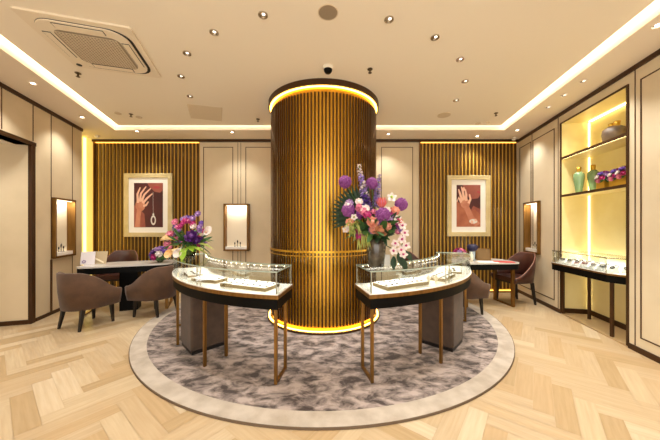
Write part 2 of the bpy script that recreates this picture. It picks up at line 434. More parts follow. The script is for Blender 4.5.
# ---------------------------------------------------------------- curved showcases
KX, KY = -.10, 4.245
RO, RI = 2.09, 1.67
DK, GT = .775, .965
def pol(r, a): return (KX+r*math.sin(a), KY-r*math.cos(a))
def showcase(a0, a1, legs, posts, label):
    mid = (a0+a1)/2; x, y = pol(1.92, mid)
    C = (KX, KY)
    r = empty('curved_showcase', (x, y, 0.017), label, 'showcase', 'curved glass showcases')
    e = .004
    B().sector(C, RI+.012, RO-.012, a0+.006, a1-.006, .645, .735).build('fascia', M['black'], r)
    B().sector(C, RI, RO, a0, a1, .735, DK-.008).build('gold_band', M['gold'], r)
    B().sector(C, RI+.004, RO-.004, a0+e, a1-e, DK-.008, DK).build('deck', M['white'], r)
    g = B(); th = .007
    g.sector(C, RO-.012-th, RO-.012, a0+.006, a1-.006, DK, GT-.010); g.sector(C, RI+.012, RI+.012+th, a0+.006, a1-.006, DK, GT-.010)
    g.sector(C, RI+.02, RO-.02, a0+.006, a0+.0095, DK, GT-.010, 2); g.sector(C, RI+.02, RO-.02, a1-.0095, a1-.006, DK, GT-.010, 2)
    g.build('glass_sides', M['glass'], r)
    B().sector(C, RI+.012, RO-.012, a0+.006, a1-.006, GT-.009, GT).build('glass_top', M['glass_top'], r)
    b = B()
    b.sector(C, RO-.0125, RO-.0105, a0+.006, a1-.006, GT-.011, GT-.001); b.sector(C, RI+.0105, RI+.0125, a0+.006, a1-.006, GT-.011, GT-.001)
    for a in (a0+.006, a1-.007): b.sector(C, RI+.012, RO-.012, a, a+.001, GT-.011, GT-.001, 2)
    b.build('glass_edge', M['glass_green'], r)
    def post(rr, a, h1=GT-.011):
        px, py = pol(rr, a); B().box((px, py, (DK+h1)/2), (.009, .009, h1-DK), a).build('post', M['steel'], r)
    for a in (a0+.011, a1-.011):
        post(RO-.018, a); post(RI+.018, a)
    for a in posts: post(RO-.024, a); post(RO-.024, a+R(1.7))
    b = B(); n = int(abs(a1-a0)*1.7/.085)
    b.sector(C, RI+.024, RI+.036, a0+.015, a1-.015, GT-.019, GT-.012, 40, 1)
    for i in range(n):
        px, py = pol(RI+.040, a0+.02+(a1-a0-.04)*(i+.5)/n); b.ell((px, py, GT-.017), .0055, 8, 5, 0)
    b.build('led_strip', [M['led_white'], M['bust']], r, label='row of bright white lamps along the back edge')
    for a, bar in legs:
        for rr in (RO-.035, RI+.15):
            px, py = pol(rr, a); B().box((px, py, (.0175+.645)/2), (.026, .026, .645-.0175), a).build('leg', M['gold'], r, bevel=.002)
        if bar:
            px, py = pol((RO-.035+RI+.15)/2, a); B().box((px, py, .030), (.024, RO-RI-.211, .02), a).build('foot_bar', M['gold'], r)
            # light inside the case
    for k in range(3):
        a = a0+(a1-a0)*(k+.5)/3; px, py = pol(RI+.06, a); ox, oy = pol(RO-.08, a)
        l = bpy.data.lights.new('case_light', 'AREA'); l.shape = 'RECTANGLE'; l.size = .55; l.size_y = .02; l.energy = 2.3; l.color = (1, .93, .82)
        o = bpy.data.objects.new('case_light', l); COL.objects.link(o); o.location = (px, py, GT-.024)
        d = Vector((ox-px, oy-py, -.17)); z = -d.normalized(); xx = Vector((math.cos(a), math.sin(a), 0)); yy = z.cross(xx).normalized(); xx = yy.cross(z)
        o.matrix_world = Matrix(((xx.x, yy.x, z.x, px), (xx.y, yy.y, z.y, py), (xx.z, yy.z, z.z, GT-.024), (0, 0, 0, 1)))
    return r
showcase(R(11.8), R(75), ((R(12.8), 1), (R(34.7), 0), (R(73.6), 1)), (R(36.5),), 'curved glass showcase on gold legs right of the column, big bouquet on top')
showcase(R(-70), R(-9), ((R(-9.9), 1), (R(-31.7), 0), (R(-51), 0), (R(-68.6), 1)), (R(-34.8),), 'curved glass showcase on gold legs left of the column, pink flowers on top')
for a, s_ in ((R(48.0), 'right'), (R(-45.2), 'left')):
    px, py = pol(1.845, a)
    r = empty('pedestal', (px, py, .017), 'taupe suede square pedestal under the curved showcase %s of the column' % s_, 'pedestal', 'suede pedestals')
    B().box((px, py, .018+.0325+.592/2), (.36, .36, .592), a).build('body', M['suede'], r, bevel=.02)
    B().box((px, py, .018+.015), (.34, .34, .03), a).build('plinth', M['blackwood'], r)

# trays with jewellery in the showcases
M['jewel'] = mat('silver_jewel', (120, 112, 104), .2, .9)
M['gem'] = mat('dark_gem', (40, 36, 40), .1)
def tray(r_, a, wx, wy, h, rot, label, nx, ny):
    px, py = pol(r_, a)
    t = empty('jewellery_tray', (px, py, DK), label, 'jewellery tray', 'trays in the curved showcases', rz=a+rot)
    B().bb(-wx/2, wx/2, -wy/2, wy/2, .0005, h).build('tray_base', M['traytan'], t, local=True, bevel=.002)
    B().bb(-wx/2+.006, wx/2-.006, -wy/2+.006, wy/2-.006, h, h+.004).build('pad', M['whitepad'], t, local=True)
    ct, st = math.cos(a+rot), math.sin(a+rot)
    for i in range(nx):
        for j in range(ny):
            lx = -wx/2+wx*(i+.5)/nx+random.uniform(-.006, .006); ly = -wy/2+wy*(j+.5)/ny
            X, Y, Z = px+lx*ct-ly*st, py+lx*st+ly*ct, DK+h+.004
            b = B()
            b.tube([(X+.013*math.cos(q), Y+.013*math.sin(q), Z+.003) for q in [k*PI/5 for k in range(11)]], .0028, 5)
            b.ell((X, Y-.013, Z+.007), .0065, 6, 4, 1)
            b.build('ring', [M['jewel'], M['gem']], label='small silver ring with a dark stone lying on a white tray pad', cat='ring', group='rings on the white trays')
tray(1.885, R(24.3), .50, .22, .03, R(3), 'largest white jewellery tray, nearest the straight glass end of the right showcase', 8, 2)
tray(1.90, R(43.5), .37, .18, .03, R(6), 'white jewellery tray in the middle of the right showcase, right of the post', 6, 2)
tray(1.90, R(58.5), .27, .15, .02, R(10), 'thin white jewellery tray at the far bend of the right showcase', 4, 1)
tray(1.885, R(-20.2), .52, .22, .03, R(-3), 'largest white jewellery tray, nearest the straight glass end of the left showcase', 8, 2)
tray(1.90, R(-37.0), .33, .16, .028, R(16), 'narrow white jewellery tray in the middle of the left showcase', 5, 1)
tray(1.90, R(-51), .30, .15, .02, R(-2), 'thin white jewellery tray under the pink flowers in the left showcase', 4, 1)
# little busts and a bar stand in the right case
for k, (a, r_) in enumerate(((R(33.4), 1.95), (R(34.8), 2.0), (R(51.6), 1.90))):
    px, py = pol(r_, a); b = B()
    b.disc((px, py, DK+.0005), .018, .004, 16); b.tube([(px, py, DK+.004), (px, py, DK+.03), (px, py, DK+.05), (px, py, DK+.068), (px, py, DK+.082)], [.006, .012, .024, .014, .007], 12)
    b.build('necklace_bust', M['bust'], label=('low cream necklace bust beside the largest tray in the right showcase', 'low cream necklace bust touching the middle tray in the right showcase', 'low cream necklace bust between middle and outer trays, right showcase')[k], cat='display bust', group='busts in the right showcase')
# small cards standing on the glass
px, py = pol(1.86, R(19.9))
B(frame_m(px, py, .1, 1)).bb(-.030, .030, -.006, .006, GT+.001, GT+.105).build('card', M['mount'], label='small white card standing on the glass behind the smoky vase', cat='card')

# ---------------------------------------------------------------- chairs
def shell(wd, dp, zb, zt_back, zt_arm, th, flare, arm_from=.30, n=36, power=1.0):
    """U-shaped back and arms (facing +Y): outline of the inside, thickness outward, top falling from back to arms"""
    path = []; rr = wd/2; straight = dp-rr
    tot = 2*straight+PI*rr
    for i in range(n+1):
        s_ = tot*i/n
        if s_ < straight: p = (-rr, dp/2-s_); nn = (-1, 0)
        elif s_ > tot-straight: p = (rr, dp/2-(tot-s_)); nn = (1, 0)
        else:
            q = PI+(s_-straight)/rr; p = (rr*math.cos(q), (dp/2-straight)+rr*math.sin(q)); nn = (math.cos(q), math.sin(q))
        u = abs(s_/tot-.5)*2                           # 0 at back, 1 at arm tip
        t = min(1, max(0, (u-arm_from)/(1-arm_from))); t = (t*t*(3-2*t))**power
        path.append((p, nn, zt_back+(zt_arm-zt_back)*t))
    b = B(); P = []; F = []
    for (p, nn, zt) in path:
        ring = []
        for (o, z) in ((0, zb), (th*.8, zb), (th+flare*.5, zb+(zt-zb)*.5), (th*.9+flare, zt-.012), (th*.5+flare, zt), (th*.1+flare, zt-.012), (flare*.5, zb+(zt-zb)*.5)):
            ring.append((p[0]+nn[0]*(o), p[1]+nn[1]*(o), z))
        P += ring
    k = 7
    for i in range(n):
        for j in range(k): F.append((i*k+j, i*k+(j+1) % k, (i+1)*k+(j+1) % k, (i+1)*k+j))
    F += [tuple(range(k)), tuple(range(n*k, n*k+k))[::-1]]
    b.add(P, F, 0, True)
    return b, path
def seat_poly(wd, dp, n=16):
    rr = wd/2; st = dp-rr; cy = dp/2-st
    return [(-rr, dp/2), *[(rr*math.cos(PI+PI*i/n), cy+rr*math.sin(PI+PI*i/n)) for i in range(n+1)], (rr, dp/2)]
def legs(r, w2, yf, yr, zt, m, splay=.03):
    for sx in (-1, 1):
        for y, dy in ((yf, splay*.4), (yr, -splay*1.6)):
            b = B(); x = sx*w2
            P = []
            for (cx, cy_, h, z) in ((x+sx*splay*.5, y+dy, .013, .0005), (x, y, .022, zt)):
                P += [(cx-h, cy_-h, z), (cx+h, cy_-h, z), (cx+h, cy_+h, z), (cx-h, cy_+h, z)]
            b.add(P, [(3, 2, 1, 0), (4, 5, 6, 7), (0, 1, 5, 4), (1, 2, 6, 5), (2, 3, 7, 6), (3, 0, 4, 7)])
            b.build('leg', m, r, local=True, bevel=.003)
def tan_chair():
    r = empty('tub_chair', (0, 0, 0), 'x', 'chair', 'tan tub chairs')
    b, _ = shell(.43, .46, .26, .745, .475, .055, .03, .24); b.build('backrest', M['tanfab'], r, local=True)
    b = B(); b.prism(seat_poly(.422, .45), .272, .36); b.build('seat_base', M['tanfab'], r, local=True)
    B().prism(seat_poly(.415, .44), .36, .45).build('seat_cushion', M['tanfab'], r, local=True, bevel=.02)
    legs(r, .175, .17, -.17, .273, M['blackwood'])
    return r
def brown_chair():
    r = empty('dining_chair', (0, 0, 0), 'x', 'chair', 'brown leather chairs')
    b, path = shell(.43, .47,   .38, .86, .47, .04, .03, .22, power=.65); b.build('backrest', M['leather'], r, local=True)
    b = B(); b.tube([(p[0]+nn[0]*.052, p[1]+nn[1]*.052, zt+.002) for p, nn, zt in path], .006, 6); b.build('piping', M['piping'], r, local=True, label='paler piping along the top edge')
    B().prism(seat_poly(.424, .46), .37, .40).build('seat_base', M['blackwood'], r, local=True)
    B().prism(seat_poly(.42, .455), .40, .47).build('seat_cushion', M['leather'], r, local=True, bevel=.018)
    legs(r, .17, .175, -.17, .372, M['blackwood'])
    return r
tc_, bc_ = tan_chair(), brown_chair()
usedt = []
def put(src, x, y, face, label):
    """face: compass of +Y front, degrees, 0 = away from the camera, positive turns left"""
    z = .0195 if math.hypot(x-RX, y-RY) < 2.38 else 0
    o = src if src.name not in usedt else copy_tree(src)
    usedt.append(src.name); o.location = (x, y, z); o.rotation_euler = (0, 0, R(face)); o['label'] = label
    return o
put(tc_, -3.28, 3.60, -16, 'tan tub chair seen from behind at the left end of the left desk')
put(tc_, -2.66, 4.04, 80, 'tan tub chair at the right end of the left desk, beside the left showcase')
put(tc_, 2.04, 4.08, -78, 'tan tub chair half hidden behind the right showcase, at the right desk')
put(bc_, -3.85, 4.84, 197, 'dark brown leather chair behind the left desk, facing the room')
put(bc_, 3.22, 4.62, 98, 'dark brown leather chair at the right desk by the niche wall')
put(bc_, 1.60, 4.88, -75, 'dark brown leather chair behind the right showcase, only its top edge visible')

# ---------------------------------------------------------------- desks
def desk(x, y, rz, L, D, leg_x, label, block):
    r = empty('desk', (x, y, 0), label, 'desk', 'black and gold desks', rz=rz)
    def rpoly(l, d, rad=.12, n=8):
        P = []
        for sx, sy, a0 in ((1, 1, 0), (-1, 1, 90), (-1, -1, 180), (1, -1, 270)):
            for i in range(n+1):
                a = R(a0+90*i/n); P.append((sx*(l/2-rad)+rad*math.cos(a), sy*(d/2-rad)+rad*math.sin(a)))
        return P
    B().prism(rpoly(L, D), .715, .735).build('top', M['deskwhite'], r, local=True, bevel=.003)
    B().prism(rpoly(L-.01, D-.01), .625, .7145).build('apron', M['black'], r, local=True)
    for sx in (-1, 1):
        for sy in (-1, 1):
            B().bb(sx*leg_x-.022, sx*leg_x+.022, sy*(D/2-.07)-.022, sy*(D/2-.07)+.022, .0005, .6255).build('leg', M['gold'], r, local=True, bevel=.002)
        B().bb(sx*leg_x-.018, sx*leg_x+.018, -(D/2-.093), D/2-.093, .001, .022).build('foot_bar', M['gold'], r, local=True)
    if block: B().bb(-.12, .12, -.10, .10, .0005, .6255).build('pedestal_block', M['black'], r, local=True, label='black block under the middle')
    return r
desk(-3.22, 4.28, R(22), 1.22, .56, .54, 'black and gold desk with pale top between the left-hand chairs', True)
desk(2.60, 4.55, R(4), 1.04, .56, .40, 'black and gold desk with pale top at right, red folder on it', False)

# ---------------------------------------------------------------- flowers
def fm(name, c, c2=None, rough=.6): return mat(name, c, rough, c2=c2, scale=40)
F_ = dict(purple=fm('allium_purple', (124, 48, 126), (156, 84, 158)), lav=fm('lavender', (150, 120, 200), (190, 168, 222)), viol=fm('violet', (92, 60, 150), (122, 84, 172)),
          white=fm('petal_white', (240, 232, 222), (226, 206, 208)), pink=fm('petal_pink', (206, 104, 138), (226, 146, 168)), hot=fm('petal_magenta', (160, 30, 96), (190, 56, 126)),
          peach=fm('petal_peach', (224, 140, 116), (236, 174, 150)), coral=fm('petal_coral', (214, 84, 84), (232, 124, 110)), tan=fm('petal_tan', (190, 120, 84), (210, 146, 104)),
          dkp=fm('petal_deep_purple', (66, 22, 92), (92, 36, 120)), lilac=fm('petal_lilac', (146, 106, 168), (176, 140, 190)), orange=fm('petal_apricot', (240, 190, 120), (250, 226, 180)),
          lime=fm('lime_leaf', (150, 190, 50), (180, 206, 84)), green=fm('leaf_green', (46, 84, 38), (70, 112, 50)), dgreen=fm('dark_leaf', (22, 48, 26), (36, 66, 36)), ygreen=fm('grass_green', (140, 150, 60), (170, 172, 90)))
def rv(): 
    while True:
        v = Vector((random.uniform(-1, 1), random.uniform(-1, 1), random.uniform(-1, 1)))
        if .1 < v.length < 1: return v.normalized()
def allium(root, c, r, base, m='purple'):
    b = B(); b.ell(c, r*.72, 12, 8)
    for i in range(150):
        z = 1-2*(i+.5)/150; q = math.sqrt(1-z*z); a = i*2.39996; d = Vector((q*math.cos(a), q*math.sin(a), z))
        s_ = d.orthogonal().normalized(); t_ = d.cross(s_); p = Vector(c)+d*r*random.uniform(.86, 1.02); k = r*.16
        o = Vector(c)+d*r*.66
        b.add([o, p+s_*k, p+t_*k, p-s_*k, p-t_*k, p+d*k*.5], [(0, 1, 2), (0, 2, 3), (0, 3, 4), (0, 4, 1), (1, 5, 2), (2, 5, 3), (3, 5, 4), (4, 5, 1)])
    b.tube([base, (Vector(base)+Vector(c))/2+Vector((0, 0, .02)), Vector(c)], .004, 6, 1)
    return b.build('allium', [F_[m], F_['green']], root)
def spike(root, p0, p1, r0, r1, mats, base):
    b = B(); p0 = Vector(p0); p1 = Vector(p1); n = 64
    b.tube([base, p0, p1], .004, 6, 3)
    for i in range(n):
        t = i/n; r = r0+(r1-r0)*t; a = i*2.4; d = Vector((math.cos(a), math.sin(a), .25)).normalized(); c = p0.lerp(p1, t)
        k = 0 if t < .38 else (1 if t < .78 else 2)
        if random.random() < .22: k = min(2, k+1)
        for q in range(4):
            dd = (d+rv()*.7).normalized(); b.leaf(c+d*r*.35, dd, r*.85, r*.75, .1, k, n=3)
    return b.build('delphinium', [F_[m] for m in mats]+[F_['green']], root)
def rose(root, c, r, m, face=(0, -1, .5), name='rose'):
    b = B(); f = Vector(face).normalized(); s_ = f.orthogonal().normalized(); t_ = f.cross(s_); c = Vector(c)
    b.ell(c, (r*.5, r*.5, r*.5), 10, 6)
    for k, (n, op, sc) in enumerate(((5, .25, .75), (6, .6, .95), (8, 1.1, 1.05))):
        for i in range(n):
            a = 2*PI*(i+.5*k)/n; d = s_*math.cos(a)+t_*math.sin(a); side = -s_*math.sin(a)+t_*math.cos(a)
            b.leaf(c+d*r*.15-f*r*.3, (d*op+f*.8), r*sc, r*.85, 0, 0, side, 4, .5)
    return b.build(name, F_[m], root)
def lily(root, c, r, m, m2, face=(0, -1, .3), name='orchid', n=5):
    b = B(); f = Vector(face).normalized(); s_ = f.orthogonal().normalized(); t_ = f.cross(s_); c = Vector(c); ph = random.random()*6
    for i in range(n):
        a = 2*PI*i/n+ph; d = s_*math.cos(a)+t_*math.sin(a); b.leaf(c, d+f*.35, r, r*.75, .05, 0, -s_*math.sin(a)+t_*math.cos(a), 4, .3)
    b.ell(c+f*r*.18, r*.26, 8, 5, 1)
    return b.build(name, [F_[m], F_[m2]], root)
def protea(root, c, r, m, m2, base):
    b = B(); c = Vector(c); b.ell(c, (r*.6, r*.6, r*.8), 12, 8, 1)
    for k in range(3):
        for i in range(12):
            a = 2*PI*(i+.5*k)/12; d = Vector((math.cos(a), math.sin(a), 0))
            b.leaf(c+d*r*.35-Vector((0, 0, r*.7)), d*(.25+.25*k)+Vector((0, 0, 1)), r*(2.0-.25*k), r*.36, -.05, k % 2 and 1 or 0, Vector((-math.sin(a), math.cos(a), 0)), 4, .3)
    b.tube([base, c], .005, 6, 2)
    return b.build('protea', [F_[m], F_[m2], F_['green']], root)
def foliage(root, base, n, L, W, spread, m, seed, up=.4, name='foliage', pts=None):
    random.seed(seed); b = B(); base = Vector(base)
    for i in range(n):
        d = rv(); d.z = abs(d.z)*up*1.6+up*.1; d.x *= spread; d.y *= spread; d.normalize()
        s_ = base+d*L*random.uniform(.1, .45)
        b.leaf(s_, d+rv()*.4, L*random.uniform(.5, .8), W*random.uniform(.7, 1.2), random.uniform(0, .5), 0, rv().cross(d))
        b.tube([base, s_], .0025, 5)
    return b.build(name, F_[m], root)

# --- big bouquet on the right showcase
vx, vy = pol(1.865, R(16.4))
SC_ = vy/265
def bp(px, py, dy=0): return Vector((vx+(px-375)*SC_, vy+dy, GT+(265-py)*SC_))
bq = empty('flower_vase', (vx, vy, GT), 'tall bouquet of purple alliums and orchids in a smoky vase on the right showcase', 'flower arrangement', 'flower arrangements')
b = B(); b.lathe([(.001, .0005), (.066, .0005), (.074, .01), (.084, .10), (.092, .19), (.094, .262), (.088, .262), (.085, .19), (.078, .10), (.066, .02), (.001, .02)], (vx, vy, GT), 32)
b.build('vase', M['smoke'], bq)
neck = Vector((vx, vy, GT+.24))
for px, py, dy, r in ((344, 180, .02, .060), (371.5, 181, .05, .056), (347, 209, -.06, .062), (379, 214, -.13, .066), (399.5, 203, -.02, .060)): allium(bq, bp(px, py, dy), r, neck)
spike(bq, bp(367, 214, -.02), bp(357.5, 163, .0), .058, .022, ('viol', 'lav', 'white'), neck)
spike(bq, bp(376, 206, .06), bp(380, 171, .08), .046, .02, ('lav', 'lav', 'lilac'), neck)
protea(bq, bp(379, 203, -.08), .045, 'coral', 'pink', neck)
for px, py, dy, r, m in ((369, 221, -.14, .055, 'peach'), (371, 228, -.12, .045, 'peach'), (392, 210, -.06, .045, 'coral'), (364, 214, -.13, .04, 'hot'), (348, 221, -.10, .04, 'peach')): rose(bq, bp(px, py, dy), r, m)
random.seed(31)
for i in range(40):
    px, py = random.uniform(346, 398), random.uniform(200, 236); rose(bq, bp(px, py, -.06-random.random()*.06), random.uniform(.026, .042), random.choice(('pink', 'white', 'peach', 'hot', 'lilac', 'coral', 'purple')), name='filler_bloom')
rose(bq, bp(377, 229, -.15), .06, 'tan', name='king_protea')
for px, py, dy, r, m, m2 in ((362, 208, -.1, .045, 'white', 'pink'), (390, 196, -.02, .05, 'white', 'lime'), (352, 216, -.1, .035, 'white', 'ygreen'), (344, 228, -.06, .035, 'white', 'orange'), (386, 216, -.10, .04, 'lilac', 'white')): lily(bq, bp(px, py, dy), r, m, m2, name='small_lily')
for px, py, dy in ((394, 218, -.10), (398, 224, -.11), (400, 231, -.12), (397, 237, -.13), (401, 243, -.13), (396, 247, -.14), (391, 241, -.12), (389, 248, -.13), (398, 251, -.14)):
    lily(bq, bp(px, py, dy), .042, 'white', 'hot')
b = B()
for p in ((392, 215), (399, 228), (398, 250)): pass
b.tube([neck, bp(386, 214, -.08), bp(395, 216, -.09), bp(399, 230, -.10), bp(397, 252, -.11)], .004, 6); b.build('orchid_stem', F_['green'], bq)
b = B(); fan = bp(362, 216, .03)
for i in range(17):
    a = R(80+i*7.4); d = Vector((math.cos(a), .05*((i % 2)*2-1), math.sin(a))); b.leaf(fan, d,   .33-.004*abs(i-6), .046, .02, 0, Vector((-math.sin(a), .5, math.cos(a))), 5, .4)
b.tube([neck, fan], .005, 6); b.build('palm_leaf', F_['dgreen'], bq)
foliage(bq, neck+Vector((0, -.02, .05)), 60, .27, .05, 1.0, 'green', 5)
foliage(bq, neck+Vector((0, -.01, .05)), 30, .25, .06, 1.2, 'dgreen', 6, .25, 'dark_foliage')
b = B(); random.seed(9)
for i in range(40):
    p = bp(352+random.uniform(-5, 6), 224+random.uniform(-4, 5), -.12); b.leaf(p, Vector((random.uniform(-.5, .3), -.4, random.uniform(-.6, .5))), .075, .010, .5, 0)
for i in range(14):
    p = bp(360+random.uniform(-4, 5), 234+random.uniform(-4, 4), -.12); b.leaf(p, Vector((random.uniform(-.4, .3), -.3, -.7)), .09, .012, .4, 0)
b.tube([neck, bp(353, 226, -.11)], .004, 5); b.build('grass_tuft', F_['ygreen'], bq)
b = B()
for px, py, dx, dz in ((396, 250, .1, -.5), (400, 256, .12, -.4), (391, 254, 0, -.5), (402, 248, .3, -.4)): b.leaf(bp(px, py, -.06), Vector((dx, -.1, dz)), .10, .06, .2, 0, Vector((1, .2, .2)))
b.tube([neck, bp(393, 248, -.06)], .004, 5); b.build('hanging_leaf', F_['dgreen'], bq)

# --- pink flowers in a clear vase on the left showcase
lx, ly = pol(1.925, R(-55))
S2 = ly/265
def lp(px, py, dy=0): return Vector((lx+(px-191.5)*S2, ly+dy, GT+(257.5-py)*S2))
lf = empty('flower_vase', (lx, ly, GT), 'pink callas and a deep purple bloom in a clear vase on the left showcase', 'flower arrangement', 'flower arrangements')
b = B(); b.lathe([(.001, .0005), (.060, .0005), (.072, .015), (.085, .07), (.090, .125), (.086, .125), (.080, .07), (.066, .02), (.001, .012)], (lx, ly, GT), 32); b.build('vase', M['vaseglass'], lf)
nk = Vector((lx, ly, GT+.10))
b = B(); random.seed(4)
for i in range(12):
    a = random.uniform(0, 6.28); b.tube([(lx+.05*math.cos(a), ly+.05*math.sin(a), GT+.02), (lx-.02*math.cos(a), ly-.02*math.sin(a), GT+.13)], .004, 5)
b.build('stems', F_['green'], lf)
rose(lf, lp(200.5, 236, -.14), .075, 'dkp', name='dark_bloom'); rose(lf, lp(204, 240, -.10), .05, 'dkp', name='dark_bloom')
for px, py, dy, r, m in ((178, 222, 0, .042, 'pink'), (191, 221, -.05, .045, 'hot'), (201, 214, 0, .038, 'lilac'), (196.5, 219, -.03, .045, 'lilac'), (178, 234, -.10, .045, 'pink'), (176, 243, -.11, .042, 'pink'), (180, 246, -.14, .03, 'pink'), (182, 229, -.06, .03, 'lilac')): rose(lf, lp(px, py, dy), r, m, name='pink_bloom')
random.seed(33)
for i in range(30):
    a, q = random.uniform(0, 6.28), math.sqrt(random.random()); px, py = 193+17*q*math.cos(a), 233+16*q*math.sin(a)
    rose(lf, lp(px, py, -.11*(1-q)-.02), random.uniform(.024, .040), random.choice(('pink', 'lilac', 'lilac', 'white', 'viol', 'hot', 'dkp', 'pink')), name='filler_bloom')
def calla(p, d, L, m):
    b = B(); d = Vector(d).normalized(); p = Vector(p); s_ = d.orthogonal().normalized(); t_ = d.cross(s_)
    P = []; n = 12
    for t, r in ((0, .006), (.4, .016), (.75, .026), (1, .042)):
        for i in range(n):
            a = 2*PI*i/n; ext = 1+.35*math.cos(a)*(t > .9); P.append(p+d*L*t*ext+(s_*math.cos(a)+t_*math.sin(a))*r)
    b.add(P, [(j*n+i, j*n+(i+1) % n, (j+1)*n+(i+1) % n, (j+1)*n+i) for j in range(3) for i in range(n)], 0, True)
    b.tube([p+d*L*.2, p+d*L*.85], .005, 6, 1); b.build('calla', [F_[m], F_['orange']], lf)
calla(lp(186, 247, -.10), (-.5, -.6, -.45), .12, 'orange'); calla(lp(190, 246, -.10), (-.05, -.7, -.5), .11, 'white'); calla(lp(206, 236, -.03), (.6, -.3, .45), .12, 'white'); calla(lp(181, 239, -.08), (-.7, -.5, .2), .10, 'orange')
b = B()
for px, py, dx, dz in ((194, 247, .1, -.1), (196, 245, .5, -.2), (192, 248, .1, -.6), (198, 246, .6, .1), (201, 246, .7, -.1)): b.leaf(lp(px, py, -.12), Vector((dx, -.35, dz)), .12, .075, .2, 0)
b.build('lime_leaf', F_['lime'], lf)
foliage(lf, nk+Vector((0, 0, .06)), 60, .27, .04, 1.0, 'green', 15)
foliage(lf, nk+Vector((0, 0, .05)), 18, .22, .04, 1.0, 'viol', 16, .4, 'statice')
foliage(lf, nk, 12, .34, .03, 1.2, 'ygreen', 18, .2, 'grass_blades')

# --- low posies
def posy(x, y, z, r, label, vasem, cols, seed, vh=.07, vr=.05, square=False, dome=1.0):
    random.seed(seed)
    t = empty('posy_vase', (x, y, z), label, 'flower arrangement', 'low posies')
    b = B()
    if square: b.box((x, y, z+vh/2+.0005), (vr*2, vr*2, vh))
    else: b.lathe([(.001, .0005), (vr*.7, .0005), (vr, vh*.5), (vr*.9, vh), (vr*.8, vh), (vr*.8, vh*.6), (.001, vh*.5)], (x, y, z), 20)
    b.build('vase', vasem, t)
    c = Vector((x, y, z+vh+r*.25))
    b = B(); b.ell(c, (r*.8, r*.8, r*.55*dome), 14, 8)
    for i in range(26):
        d = rv(); d.z = abs(d.z)-.25; b.leaf(c+d*r*.5, d, r*.6, r*.3, .3, 0)
    b.build('foliage', F_['green'], t)
    for i in range(18):
        z_ = 1-1.25*(i+.5)/18; q = math.sqrt(max(0, 1-z_*z_)); a = i*2.4; d = Vector((q*math.cos(a), q*math.sin(a), z_*dome)); rose(t, c+d*r*.82, r*.34, cols[i % len(cols)], d, 'bloom')
    return t
dk = Matrix.Translation((-3.22, 4.28, 0)) @ Matrix.Rotation(R(22), 4, 'Z')
p = dk @ Vector((.42, -.06, 0)); posy(p.x, p.y, .7355, .16, 'low posy of purple and magenta blooms at the right end of the left desk', M['vaseglass'], ('viol', 'dkp', 'lilac', 'hot', 'white', 'viol'), 21)
posy(2.28, 4.66, .7355, .12, 'low posy of magenta blooms on the right desk beside a white bottle', M['vaseglass'], ('hot', 'hot', 'pink', 'lilac'), 22)

# ---------------------------------------------------------------- things on the desks
M['card'] = mat('white_card', (236, 232, 240), .6); M['lilacprint'] = mat('lilac_print', (150, 140, 180), .6)
p = dk @ Vector((-.57, .05, 0)); mm = frame_m(p.x, p.y, -.35, 1) @ Matrix.Translation((0, 0, .7355)) @ Matrix.Rotation(R(-10), 4, 'X')
t = empty('desk_card', (p.x, p.y, .7355), 'white standing card with a lilac flower print on the left desk', 'card')
B(mm).bb(-.09, .09, 0, .008, .0, .20).build('board', M['card'], t)
b = B(mm)
for i in range(7):
    a = i*2*PI/7; b.prism([(-.05+.006*math.cos(a)+.022*math.cos(a+q)*k, 0) for q, k in ((0, 0),)]*1 + [(-.05, 0)]*2, 0, 0) if False else b.box((-.045+.018*math.cos(a), -.001, .045+.018*math.sin(a)), (.018, .0015, .018))
b.build('flower_print', M['lilacprint'], t)
p2 = dk @ Vector((-.45, .09, 0)); mm = frame_m(p2.x, p2.y, -.15, 1) @ Matrix.Translation((0, 0, .7355)) @ Matrix.Rotation(R(-14), 4, 'X')
t = empty('desk_easel', (p2.x, p2.y, .7355), 'beige easel board leaning open beside the white card on the left desk', 'easel board')
M['beigeb'] = mat('beige_board', (190, 172, 140), .6)
B(mm).bb(-.11, .11, 0, .008, 0, .20).build('board', M['beigeb'], t)
b = B(mm); b.add([(-.105, -.002, .10), (-.105, -.002, .13), (.085, -.012, .03), (.085, -.012, .005), (-.105, -.006, .10), (-.105, -.006, .13), (.085, -.016, .03), (.085, -.016, .005)], [(0, 1, 2, 3), (7, 6, 5, 4), (0, 4, 5, 1), (1, 5, 6, 2), (2, 6, 7, 3), (3, 7, 4, 0)])
b.build('strut', M['bust'], t, label='pale diagonal strip')
# right desk
M['framepanel'] = mat('frame_back', (120, 92, 52), .6); M['red'] = mat('red_paper', (196, 50, 52), .5); M['navy'] = mat('navy', (30, 28, 66), .5); M['pale_blue'] = mat('pale_blue_glass', (176, 192, 204), .2)
B(frame_m(2.88, 4.40, .3, 1)).bb(-.15, .15, -.07, .07, .7355, .744).build('folder', M['red'], label='red folder lying on the right end of the right desk', cat='folder')
B(frame_m(2.62, 4.42, .2, 1)).bb(-.15, .15, -.10, .10, .7355, .740).build('paper_sheet', M['mount'], label='white paper sheets lying in front of the brown frame on the right desk', cat='paper')
t = empty('container', (2.47, 4.60, .7355), 'pale blue tumbler with a navy top beside the brown frame on the right desk', 'tumbler')
B().lathe([(.001, .0005), (.04, .0005), (.046, .16), (.001, .16)], (2.47, 4.60, .7355), 24).build('body', M['pale_blue'], t)
b = B(); b.lathe([(.001, .16), (.05, .16), (.085, .20), (.09, .25), (.06, .28), (.001, .27)], (2.47, 4.60, .7355), 24); b.build('lid', M['navy'], t)
b = B(); b.lathe([(.001, .0005), (.026, .0005), (.026, .11), (.012, .13), (.012, .165), (.001, .165)], (2.37, 4.44, .7355), 20); b.build('bottle', M['plastic'], label='slim white bottle on the right desk next to the posy', cat='bottle')
